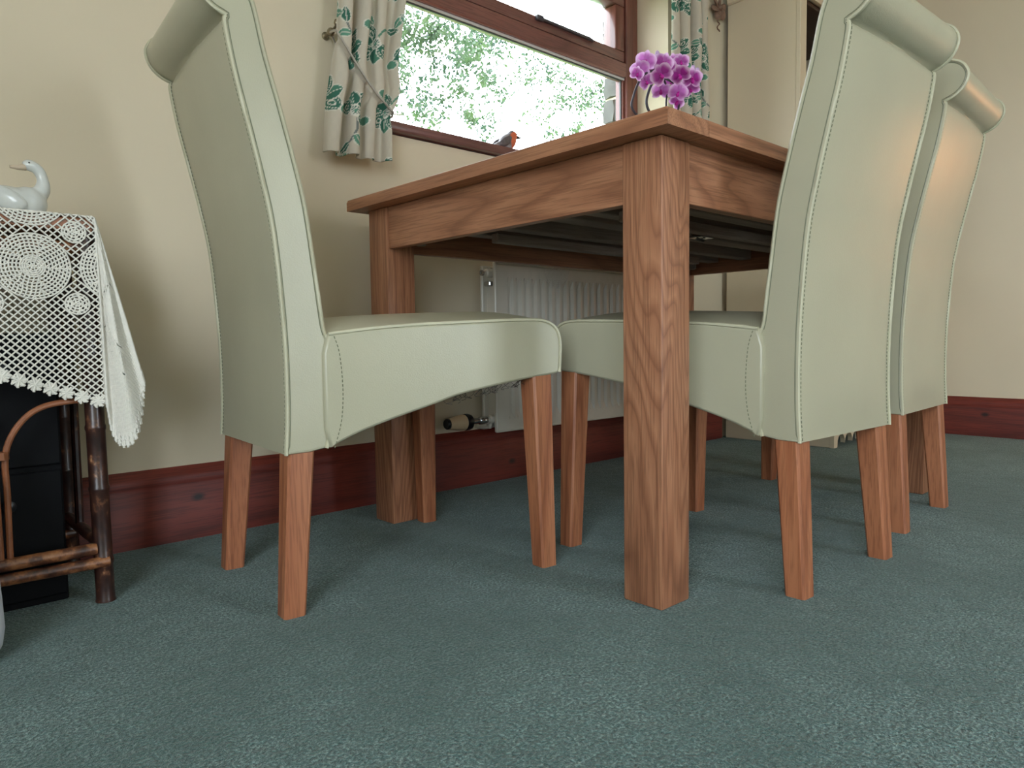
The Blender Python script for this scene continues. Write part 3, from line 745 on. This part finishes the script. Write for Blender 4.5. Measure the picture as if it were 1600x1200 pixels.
stems = [[pw(989, 172), pw(990, 150), pw(1000, 125), pw(1012, 113), pw(1032, 108, OY+.01)],
         [pw(1011, 166), pw(1013, 145), pw(1021, 128), pw(1036, 116, OY-.01), pw(1062, 112, OY-.02)],
         [pw(1041, 160), pw(1043, 140), pw(1038, 124), pw(1050, 128, OY-.02), pw(1064, 140, OY-.02)],
         [pw(1061, 166), pw(1064, 150), pw(1074, 138), pw(1082, 130, OY-.01)]]
for i, sp_ in enumerate(stems): MB().tube(stem_path(sp_), [.0028, .0032, .0026, .0024][i], 8).build('stem', M['stem'], oc)
PALE, MAG, RIM = np.array(lin((206, 128, 204))), np.array(lin((150, 22, 132))), np.array(lin((236, 206, 236)))
def flower(c, size, face, roll, rich, par):
    z_ = -face.normalized(); zf = face.normalized(); up = Vector((0, 0, 1)); xr_ = up.cross(zf).normalized(); yr = zf.cross(xr_)
    R_ = Matrix((xr_, yr, zf)).transposed() @ Matrix.Rotation(roll, 3, 'Z')
    V = []; Fc = []; cl = []
    def tepal(ang, ln_, wd, cup, rich_):
        n0 = len(V); nu, nv = 7, 5
        for i in range(nu):
            t_ = i/(nu-1); w_ = wd*math.sin(math.pi*min(1, t_*.80+.16))**.7 if i < nu-1 else wd*.18
            for j in range(nv):
                s_ = (j/(nv-1)-.5)*2; r_ = ln_*(.06+.94*t_)
                p = Vector((s_*w_, r_, cup*(t_*t_)*ln_ - .18*w_*s_*s_ + .02*size*t_))
                p = Matrix.Rotation(ang, 3, 'Z') @ p; V.append(c + R_ @ p)
                edge = max(abs(s_), t_); k2 = max(0, min(1, (.86-edge)/.25)); base = PALE*(1-rich_)+MAG*rich_
                cl.append(RIM*(1-k2)*.75+base*(k2+.25*(1-k2)))
        for i in range(nu-1):
            for j in range(nv-1): Fc.append((n0+i*nv+j, n0+i*nv+j+1, n0+(i+1)*nv+j+1, n0+(i+1)*nv+j))
    for a in (0, 2.1, -2.1): tepal(a, size*.95, size*.34, -.10, rich*.7)
    for a in (1.22, -1.22): tepal(a, size, size*.60, .10, rich)
    o = MB().add(V, Fc).build('flower', M['petal'], par, smooth=80)
    # keep the built vertex order for the petal colours
    set_colors(o, np.array(cl))
    lip = MB().ball(c + R_ @ Vector((0, -size*.16, size*.16)), (size*.16, size*.20, size*.16), R_, 10, 6)
    lip.tube([c + R_ @ Vector((0, 0, 0)), c + R_ @ Vector((0, size*.10, size*.16)), c + R_ @ Vector((0, size*.02, size*.28))], [size*.07, size*.08, size*.05], 6)
    l_ = lip.build('lip', M['petal'], o, smooth=80)
    set_colors(l_, np.tile(np.array(lin((206, 40, 170))), (len(l_.data.vertices), 1)))
FL = [(1009, 96, 0, .25, 1.0), (1017, 106, .03, .15, 1.1), (1000, 109, .01, .3, .95), (1036, 99, -.01, .85, 1.0), (1045, 105, .02, .6, .85), (1053, 97, .03, .35, .9), (1064, 97, .01, .8, .85),
      (1034, 117, -.05, .9, 1.1), (1063, 118, -.05, .95, 1.05), (1081, 124, -.05, 1.0, 1.1), (1011, 128, .0, .5, .8), (1033, 143, .01, .3, .95), (1059, 145, -.03, .25, 1.0), (1079, 139, -.03, .3, .95), (1057, 159, .0, .55, .9), (995, 116, -.01, .7, .75), (1050, 127, .02, .2, .9)]
for i, (u, v, dy, rich, sz) in enumerate(FL):
    c_ = pw(u, v, OY+dy); fc = (CAM-c_).normalized()+Vector((rng.uniform(-.5, .5), rng.uniform(-.5, .5), rng.uniform(-.35, .25)))
    flower(c_, .0265*sz, fc, rng.uniform(-.5, .5), rich, oc)
for u, v in ((1027, 86), (1062, 108), (1083, 108), (1090, 112)):
    c_ = pw(u, v, OY); MB().ball(c_, (.006, .006, .011), None, 10, 8).build('bud', M['bud'], oc)

# ------------------------------------------------------------------ robin ornament on the sill
t = NT('painted_robin'); tc = t.node('ShaderNodeTexCoord'); sp_ = t.node('ShaderNodeSeparateXYZ'); t.link(tc.outputs['Object'], sp_.inputs[0])
def dist(p):
    n = t.node('ShaderNodeVectorMath', operation='DISTANCE'); t.link(tc.outputs['Object'], n.inputs[0]); n.inputs[1].default_value = p; return n.outputs['Value']
n = t.noise(tc.outputs['Object'], 80, 3)
back = t.ramp(n, [(.35, lin((86, 78, 84))), (.65, lin((128, 118, 116)))])
belly = t.mix(t.ramp(sp_.outputs[2], [(.006, (1, 1, 1)), (.016, (0, 0, 0))]), back, lin((176, 170, 172)))
red = t.mix(t.ramp(t.math('MULTIPLY', dist((.050, -.020, .030)), 10), [(.30, (1, 1, 1)), (.34, (0, 0, 0))]), belly, lin((206, 104, 70)))
t.link(red, t.b.inputs['Base Color']); t.set(rough=.5); M['robin'] = t.m
rbx, rby, rbz = .598, 1.030, 1.033
rb = thing('robin_ornament', 'small robin ornament with orange breast perched on the window sill', 'ornament', (rbx, rby, rbz))
P3 = lambda x, y, z_: Vector((rbx+x, rby+y, rbz+z_))
body = MB(); tilt = Matrix.Rotation(-.55, 3, 'Y')
body.ball(P3(.022, 0, .026), (.036, .023, .025), tilt, 20, 14); body.ball(P3(.042, 0, .048), (.0185, .0165, .0175), None, 18, 12); body.ball(P3(.034, 0, .036), (.022, .020, .022), None, 18, 12)
body.tube([P3(.005, 0, .018), P3(-.02, 0, .010), P3(-.045, 0, .002)], [.014, .009, .004], 10)
bo = body.build('body', M['robin'], rb, smooth=180); md = bo.modifiers.new('fuse', 'REMESH'); md.mode = 'VOXEL'; md.voxel_size = .0022; md.use_smooth_shade = True
ms = bo.modifiers.new('soft', 'SMOOTH'); ms.factor = .5; ms.iterations = 6
M['wing'] = plain('painted_wing', (92, 84, 86), .5, .2, 120)
for sg in (-1, 1):
    MB().ball(P3(.000, sg*.0195, .022), (.030, .005, .013), Matrix.Rotation(-.55, 3, 'Y'), 14, 8).build('wing', M['wing'], rb)
    MB().ball(P3(.0515, sg*.0135, .053), .0026, None, 8, 6).build('eye', M['black_dot'], rb)
MB().tube([P3(.057, -.002, .048), P3(.068, -.002, .0475), P3(.082, -.002, .049)], [.0062, .0045, .0008], 8).build('beak', M['black_dot'], rb)
MB().box((rbx+.012, rby-.010, rbz), (rbx+.034, rby+.010, rbz+.006), .002).build('foot', M['wing'], rb)

# ------------------------------------------------------------------ bamboo side table on the left
BX0, BX1, BY0, BY1, BZ = -.905, -.640, .700, .955, .648
bt = thing('side_table', 'scorched bamboo side table under a white crochet cloth', 'table', ((BX0+BX1)/2, (BY0+BY1)/2, 0))
def bamboo_leg(x, y, z0, z1, r, mat, dx=0):
    prof = []; z_ = z0; nodes = [.0, .07, .195, .30, .42, .53]
    zs = sorted(set([z0, z1]+[z0+n_+d for n_ in nodes for d in (-.006, -.002, .002, .006) if z0 < z0+n_+d < z1]))
    def rad(q):
        for n_ in nodes:
            if abs(q-z0-n_) < .0031: return r*1.09
        return r
    return MB().tube([(x+dx*(1-(q-z0)/(z1-z0)), y, q) for q in zs], [rad(q) for q in zs], 14)
for x, dx in ((BX0, -.006), (BX1, .006)):
    for y in (BY0, BY1): bamboo_leg(x, y, 0, BZ-.022, .0150, None, dx).build('leg', M['bamboo_dark'], bt)
for y in (BY0, BY1):
    MB().tube([(BX0-.006, y-.006, .094), (BX1-.006, y-.006, .094)], .0105, 12).build('stretcher', M['bamboo_light'], bt)
    MB().tube([(BX0-.006, y-.009, .072), (BX1+.012, y-.009, .070)], .0098, 12).build('stretcher', M['bamboo_light'], bt)
    MB().tube([(BX0, y-.004, .60), (BX1, y-.004, .60)], .0105, 12).build('top_rail', M['bamboo_light'], bt)
for x in (BX0, BX1):
    MB().tube([(x, BY0, .104), (x, BY1, .104)], .0105, 12).build('stretcher', M['bamboo_dark'], bt)
    MB().tube([(x, (BY0+BY1)/2+.01, .10), (x, (BY0+BY1)/2+.01, .62)], .0072, 10).build('spindle', M['bamboo_dark'], bt)
    MB().tube([(x, BY0, .60), (x, BY1, .60)], .0105, 12).build('top_rail', M['bamboo_light'], bt)
cxm = (BX0+BX1)/2
for sg in (-1, 1):
    MB().tube(crom([(cxm+sg*.006, BY0-.006, .10), (cxm+sg*.007, BY0-.006, .20), (cxm+sg*.008, BY0-.006, .272), (cxm+sg*.030, BY0-.006, .318), (cxm+sg*.065, BY0-.006, .342), (cxm+sg*.128, BY0-.004, .349)], 6), .0048, 10).build('arch', M['cane'], bt)
MB().tube([(cxm, BY0-.010, .262), (cxm, BY0-.010, .274)], .012, 10).build('binding', M['cane'], bt)
MB().box((BX0-.012, BY0-.014, BZ-.022), (BX1+.012, BY1+.014, BZ), .003).build('top', M['cane'], bt)
# black drawers inside
bb = thing('drawer_chest', 'black two-drawer chest tucked under the bamboo side table', 'drawers', (-.772, .85, 0))
MB().box((-.866, .756, 0), (-.678, .935, .46), .002).build('body', M['black_box'], bb)
for z0_, z1_ in ((.012, .229), (.237, .452)):
    q = MB().box((-.864, .748, z0_), (-.680, .757, z1_), .003).build('drawer', M['black_box'], bb)
    MB().lathe([(.004, 0), (.004, .006), (.009, .008), (.010, .012), (.004, .015)], (-.758, .749, z0_+.165), 14, (0, -1, 0)).build('knob', M['black_plastic'], q)
# white bag at the very edge
wb = MB(); pr = []
for i in range(24):
    a = 2*math.pi*i/24; pr.append((math.copysign(abs(math.cos(a))**.6, math.cos(a)), math.copysign(abs(math.sin(a))**.6, math.sin(a))))
V = []; rows = [(0, .80), (.006, .90), (.02, .965), (.045, 1.0), (.09, .985), (.15, .95), (.21, .90), (.26, .85)]
BCX, BCY = -.905, .575
for z_, s_ in rows:
    for a, b in pr: V.append((BCX+a*.112*s_, BCY+b*.07*s_, z_))
n_ = 24; wb.add(V, [(i*n_+j, i*n_+(j+1) % n_, (i+1)*n_+(j+1) % n_, (i+1)*n_+j) for i in range(len(rows)-1) for j in range(n_)]+[tuple(range(n_-1, -1, -1)), tuple((len(rows)-1)*n_+j for j in range(n_))])
tag(wb.build('plastic_bag', M['white_bag'], None, smooth=60, loc=(BCX, BCY, 0)), 'edge of a white plastic bag on the carpet at the left frame edge', 'bag')

# ------------------------------------------------------------------ crochet cloth
EX, EY, ZT, TW = BX1+.013, BY0-.016, BZ+.0035, .290
def hemf(s_): return .268+.052*max(0, min(1, (s_+.15)/.14))
def cmap(s_, v):
    a, b, al = max(s_, 0), max(v, 0), max(-TW-s_, 0)
    bx, by = EX+min(max(s_, -TW), 0), EY-min(v, 0)
    wav = .006*math.sin(s_*38+.6)*min(1, b/.15) if a == 0 else 0
    if a > 0 and b > 0:
        r = math.hypot(a, b); ph = math.atan2(a, b); s2 = math.sin(2*ph)**2
        fl = .035*math.cos(ph)**2+.22*math.sin(ph)**2 - .03*s2*min(1, r/.2)
        ph2 = ph + .5*math.sin(2*ph)*0
        return Vector((bx+r*fl*math.sin(ph2), by-r*fl*math.cos(ph2)-.006*math.sin(ph*9)*min(1, r/.2), ZT-.004*0-r*.965))
    if a > 0: return Vector((bx+a*.22+.014*math.sin(v*42)*min(1, a/.15), by, ZT-a*.965))
    if al > 0: return Vector((bx-al*.18, by, ZT-max(al, b)*.965))
    if b > 0: return Vector((bx, by-b*.035-wav, ZT-b*.985))
    return Vector((bx, by, ZT))
def hemd(s_, v):
    a, b, al = max(s_, 0), max(v, 0), max(-TW-s_, 0)
    if a > 0 and b > 0:
        ph = math.atan2(a, b); return (.32*math.cos(ph)**2+.285*math.sin(ph)**2+.095*math.sin(2*ph)**2)-math.hypot(a, b)
    if a > 0: return .285-a
    if al > 0: return .26-max(al, b)
    if v < -.255: return -1
    return hemf(s_)-b
segs = []
def seg(p, q, r): segs.append((p, q, r))
PM = .118; C0 = (-.090, .088)
def inside(p, lo=-.0): return hemd(*p) > lo
cents = [(C0[0]+PM*i, C0[1]+PM*j) for i in range(-5, 5) for j in range(-3, 4)]
def med_ok(c): return min(hemd(c[0]+dx, c[1]+dy) for dx in (-.045, .045) for dy in (-.045, .045)) > .085
meds = [c for c in cents if med_ok(c)]
corners = set()
for c in meds:
    for dx in (-PM/2, PM/2):
        for dy in (-PM/2, PM/2): corners.add((round(c[0]+dx, 4), round(c[1]+dy, 4)))
corners = [c for c in corners if hemd(*c) > .07]
def rosette(c, radii, th, n0, solid=0):
    prev = None
    for k_, r in enumerate(radii):
        n_ = max(6, int(2*math.pi*r/.0062)) if n0 is None else n0
        off = (k_ % 2)*.5
        ring = [(c[0]+r*math.cos(2*math.pi*(i+off)/n_), c[1]+r*math.sin(2*math.pi*(i+off)/n_)) for i in range(n_)]
        for i in range(n_): seg(ring[i], ring[(i+1) % n_], th)
        if prev:
            for i in range(n_):
                q = min(prev, key=lambda w_: (w_[0]-ring[i][0])**2+(w_[1]-ring[i][1])**2); seg(ring[i], q, th)
        else:
            for i in range(0, n_, 2): seg(ring[i], c, th)
        prev = ring
for c in meds:
    rosette(c, [.0035, .0085, .0115, .0145, .0175, .0225, .0275, .0325, .0375, .0425, .0475, .0520], .00165, None)
for c in corners: rosette(c, [.004, .0085, .0130, .0170], .0016, None)
def in_round(p):
    for c in meds:
        if (p[0]-c[0])**2+(p[1]-c[1])**2 < .0515**2: return True
    for c in corners:
        if (p[0]-c[0])**2+(p[1]-c[1])**2 < .0168**2: return True
    return False
def net(p_, rowh, cond, th):
    nodes = {}
    for j in range(int(-.27/rowh), int(.42/rowh)):
        for i in range(int(-.58/p_), int(.42/p_)):
            q = ((i+.5*(j % 2))*p_, j*rowh)
            if inside(q, .012) and cond(q): nodes[(i, j)] = q
    for (i, j), q in nodes.items():
        for k_ in ((i, j+1), (i+(1 if j % 2 else -1), j+1)):
            if k_ in nodes: seg(q, nodes[k_], th)
def medzone(q):
    for c in meds:
        if abs(q[0]-c[0]) <= PM/2+.002 and abs(q[1]-c[1]) <= PM/2+.002: return True
    return False
net(.0120, .0056, lambda q: not in_round(q), .00150)
# little flower motifs along the hem
hem = []
s_ = -TW+.0
while s_ < 0: hem.append((s_, hemf(s_)-.010)); s_ += .0215
for k_ in range(1, 22):
    ph = math.pi/2*k_/22; r = .32*math.cos(ph)**2+.285*math.sin(ph)**2+.095*math.sin(2*ph)**2-.010; hem.append((r*math.sin(ph), r*math.cos(ph)))
v = 0.0
while v > -.25: hem.append((.275, v)); v -= .0215
for c in hem:
    rosette(c, [.0035, .0068], .0016, 8)
    for k_ in range(7):
        a = 2*math.pi*k_/7; q = (c[0]+.0105*math.cos(a), c[1]+.0105*math.sin(a)); seg(c, q, .0022)
        a2 = a+.45; seg(q, (c[0]+.0085*math.cos(a2), c[1]+.0085*math.sin(a2)), .0018)
mb = MB(); Vn = []; Fn = []
for p, q, r in segs:
    A, B = cmap(*p), cmap(*q); d = B-A
    if d.length < 1e-5 or d.length > .03: continue
    d.normalize(); n1 = d.cross(Vector((.3, -.9, .31))).normalized(); n2 = d.cross(n1); k_ = len(Vn)
    A -= d*r*.6; B += d*r*.6
    for E_ in (A, B):
        for j in range(4):
            a = math.pi/4+j*math.pi/2; Vn.append(tuple(E_ + (n1*math.cos(a)+n2*math.sin(a))*r))
    Fn += [(k_+j, k_+(j+1) % 4, k_+4+(j+1) % 4, k_+4+j) for j in range(4)]
mb.v = Vn; mb.f = Fn
tag(mb.build('crochet_cloth', M['crochet'], None, smooth=100, loc=(cxm, (BY0+BY1)/2, BZ)), 'white crochet lace cloth draped over the bamboo side table', 'tablecloth')

# ------------------------------------------------------------------ ceramic duck on the cloth
DXc, DYc, DZ = -.735, .80, ZT+.002
dk = thing('duck_ornament', 'white glazed ceramic duck looking back, standing on the crochet cloth', 'ornament', (DXc, DYc, DZ))
P3 = lambda x, z_, y=0: Vector((DXc+x, DYc+y, DZ+z_))
b = MB()
b.ball(P3(0, .027), (.062, .034, .027), None, 28, 18); b.ball(P3(.034, .028), (.030, .028, .028), None, 20, 14)
b.tube([P3(-.04, .034), P3(-.07, .044), P3(-.088, .052)], [.022, .013, .005], 12)
neck = crom([P3(.040, .034), P3(.055, .050), P3(.0585, .066), P3(.055, .082), P3(.046, .0925)], 6)
b.tube(neck, [.0165-.0075*min(1, i/14) for i in range(len(neck))], 14)
b.ball(P3(.041, .0925), (.0125, .0095, .0098), Matrix.Rotation(.2, 3, 'Y'), 16, 12)
b.lathe([(.046, 0), (.048, .002), (.046, .006)], P3(0, 0), 24)
o = b.build('body', M['ceramic'], dk, smooth=180); md = o.modifiers.new('fuse', 'REMESH'); md.mode = 'VOXEL'; md.voxel_size = .0022; md.use_smooth_shade = True
ms = o.modifiers.new('soft', 'SMOOTH'); ms.factor = .5; ms.iterations = 8
MB().tube([P3(.034, .0895), P3(.024, .0870), P3(.012, .0868)], [.0065, .0042, .0026], 10).build('beak', M['beak'], dk)
for sg in (-1, 1):
    MB().ball(P3(-.012, .032, sg*.029), (.044, .008, .018), Matrix.Rotation(.28, 3, 'Y'), 18, 10).build('wing', M['ceramic'], dk)
    MB().ball(P3(.0385, .0955, sg*.0088), .0014, None, 8, 6).build('eye', M['black_dot'], dk)

# ------------------------------------------------------------------ lace doily hung over the radiator
lc = MB(); cx_, cz_, ry = .728, .662, .9235
def lseg(p, q, r=.0006): lc.tube([(cx_+p[0], ry, cz_+p[1]), (cx_+q[0], ry, cz_+q[1])], r, 4)
prev = None
for k_ in range(1, 11):
    r = .006*k_; n_ = max(8, int(6*k_)); ring = []
    for i in range(n_+1):
        a = -math.pi*i/n_; w_ = 1+(.05*abs(math.sin(a*7)) if k_ == 10 else 0); ring.append((r*w_*.95*math.cos(a), r*w_*math.sin(a)))
    for i in range(n_): lseg(ring[i], ring[i+1])
    if prev:
        for p in ring: lseg(p, min(prev, key=lambda w_: (w_[0]-p[0])**2+(w_[1]-p[1])**2))
    prev = ring
for i in range(9): x = cx_-.056+.014*i; lc.tube([(x, ry, cz_), (x, ry+.002, cz_+.010), (x, ry+.012, cz_+.0115), (x, ry+.05, cz_+.0115)], .0007, 4)
lc.tube([(cx_-.057, ry+.05, cz_+.0115), (cx_+.057, ry+.05, cz_+.0115)], .0007, 4)
tag(lc.build('lace_doily', M['crochet'], None, smooth=0, loc=(cx_, ry, cz_)), 'round white lace doily draped over the top of the radiator', 'doily')

# ------------------------------------------------------------------ warm floor lamp beyond the right edge of the view
lp = thing('floor_lamp', 'floor lamp with a warm lit shade by the right wall', 'lamp', (2.42, -.78, 0))
MB().lathe([(.13, 0), (.13, .012), (.02, .022), (.012, .03)], (2.42, -.78, 0), 28).build('base', M['brass'], lp)
MB().tube([(2.42, -.78, .02), (2.42, -.78, 1.0)], .010, 12).build('pole', M['brass'], lp)
t = NT('lit_lamp_shade'); t.b.inputs['Base Color'].default_value = (*lin((236, 196, 150)), 1); t.b.inputs['Emission Color'].default_value = (1.0, .45, .2, 1); t.b.inputs['Emission Strength'].default_value = 7.5
mb = MB(); n_ = 32; V = []
for r, z_ in ((.15, .80), (.10, 1.06), (.097, 1.06), (.147, .80)):
    for j in range(n_): a = 2*math.pi*j/n_; V.append((2.42+r*math.cos(a), -.78+r*math.sin(a), z_))
mb.add(V, [(i*n_+j, i*n_+(j+1) % n_, ((i+1) % 4)*n_+(j+1) % n_, ((i+1) % 4)*n_+j) for i in range(4) for j in range(n_)])
mb.build('shade', t.m, lp)
mb = MB()
for k_ in range(3): a = k_*2.094; mb.tube([(2.42, -.78, .99), (2.42+.098*math.cos(a), -.78+.098*math.sin(a), 1.05)], .002, 6)
mb.build('shade_ring', M['brass'], lp)

# ------------------------------------------------------------------ tree in the garden
tr = thing('garden_tree', 'leafy green tree in the bright garden outside the window', 'tree', (1.0, 7.2, -.3))
MB().tube(crom([(1.0, 7.2, -.3), (1.05, 7.2, 1.2), (1.15, 7.1, 2.6), (1.5, 7.0, 4.2), (1.7, 7.0, 5.6)], 5), [.16-.0055*i for i in range(21)], 12).build('trunk', M['bark'], tr)
CL = [(648, 20, 6.0, .30, 110), (655, 75, 6.2, .35, 150), (700, 75, 6.0, .42, 330), (745, 40, 6.3, .40, 190), (735, 105, 6.2, .40, 200), (790, 70, 6.4, .38, 140), (690, 150, 6.1, .42, 110), (640, 165, 6.0, .35, 110),
      (765, 150, 6.6, .40, 90), (740, 205, 6.4, .32, 120), (820, 120, 6.6, .45, 90), (865, 105, 6.8, .42, 110), (880, 150, 6.8, .40, 110), (925, 135, 6.9, .38, 190), (935, 165, 6.9, .35, 110), (905, 190, 6.9, .35, 50), (845, 185, 6.6, .4, 40), (680, 10, 6.3, .4, 90), (620, 110, 5.9, .35, 110)]
V = []; Fc = []; tips = []
for u, v, y_, rad, cnt in CL:
    c_ = ray_at(u, v, 1, y_); tips.append(c_); subs = [c_+Vector(rng.normal(0, rad*.42, 3)) for _ in range(9)]
    for _ in range(int(cnt*2.6)):
        p = subs[rng.integers(9)]+Vector(rng.normal(0, rad*.17, 3)); n_ = Vector(rng.normal(0, 1, 3)).normalized(); a = n_.orthogonal().normalized(); b_ = n_.cross(a); l_ = rng.uniform(.016, .044); w_ = l_*.5
        k_ = len(V); V += [tuple(p-a*l_), tuple(p+b_*w_+n_*w_*.2), tuple(p+a*l_), tuple(p-b_*w_+n_*w_*.2)]; Fc += [(k_, k_+1, k_+2), (k_, k_+2, k_+3)]
fo_ = MB().add(V, Fc).build('foliage', M['tree_leaf'], tr, smooth=0, kind='stuff')
mb = MB()
for i, c_ in enumerate(tips):
    zt = max(1.6, min(5.0, c_.z*.75)); a = Vector((1.1+.1*(zt-1), 7.1, zt)); mid_p = a.lerp(c_, .55)+Vector((0, 0, .30*(1 if i % 2 else -1))); mb.tube(crom([tuple(a), tuple(mid_p), tuple(c_)], 6), [.009-.0006*j for j in range(13)], 6)
mb.build('branch', M['bark'], tr, kind='stuff')
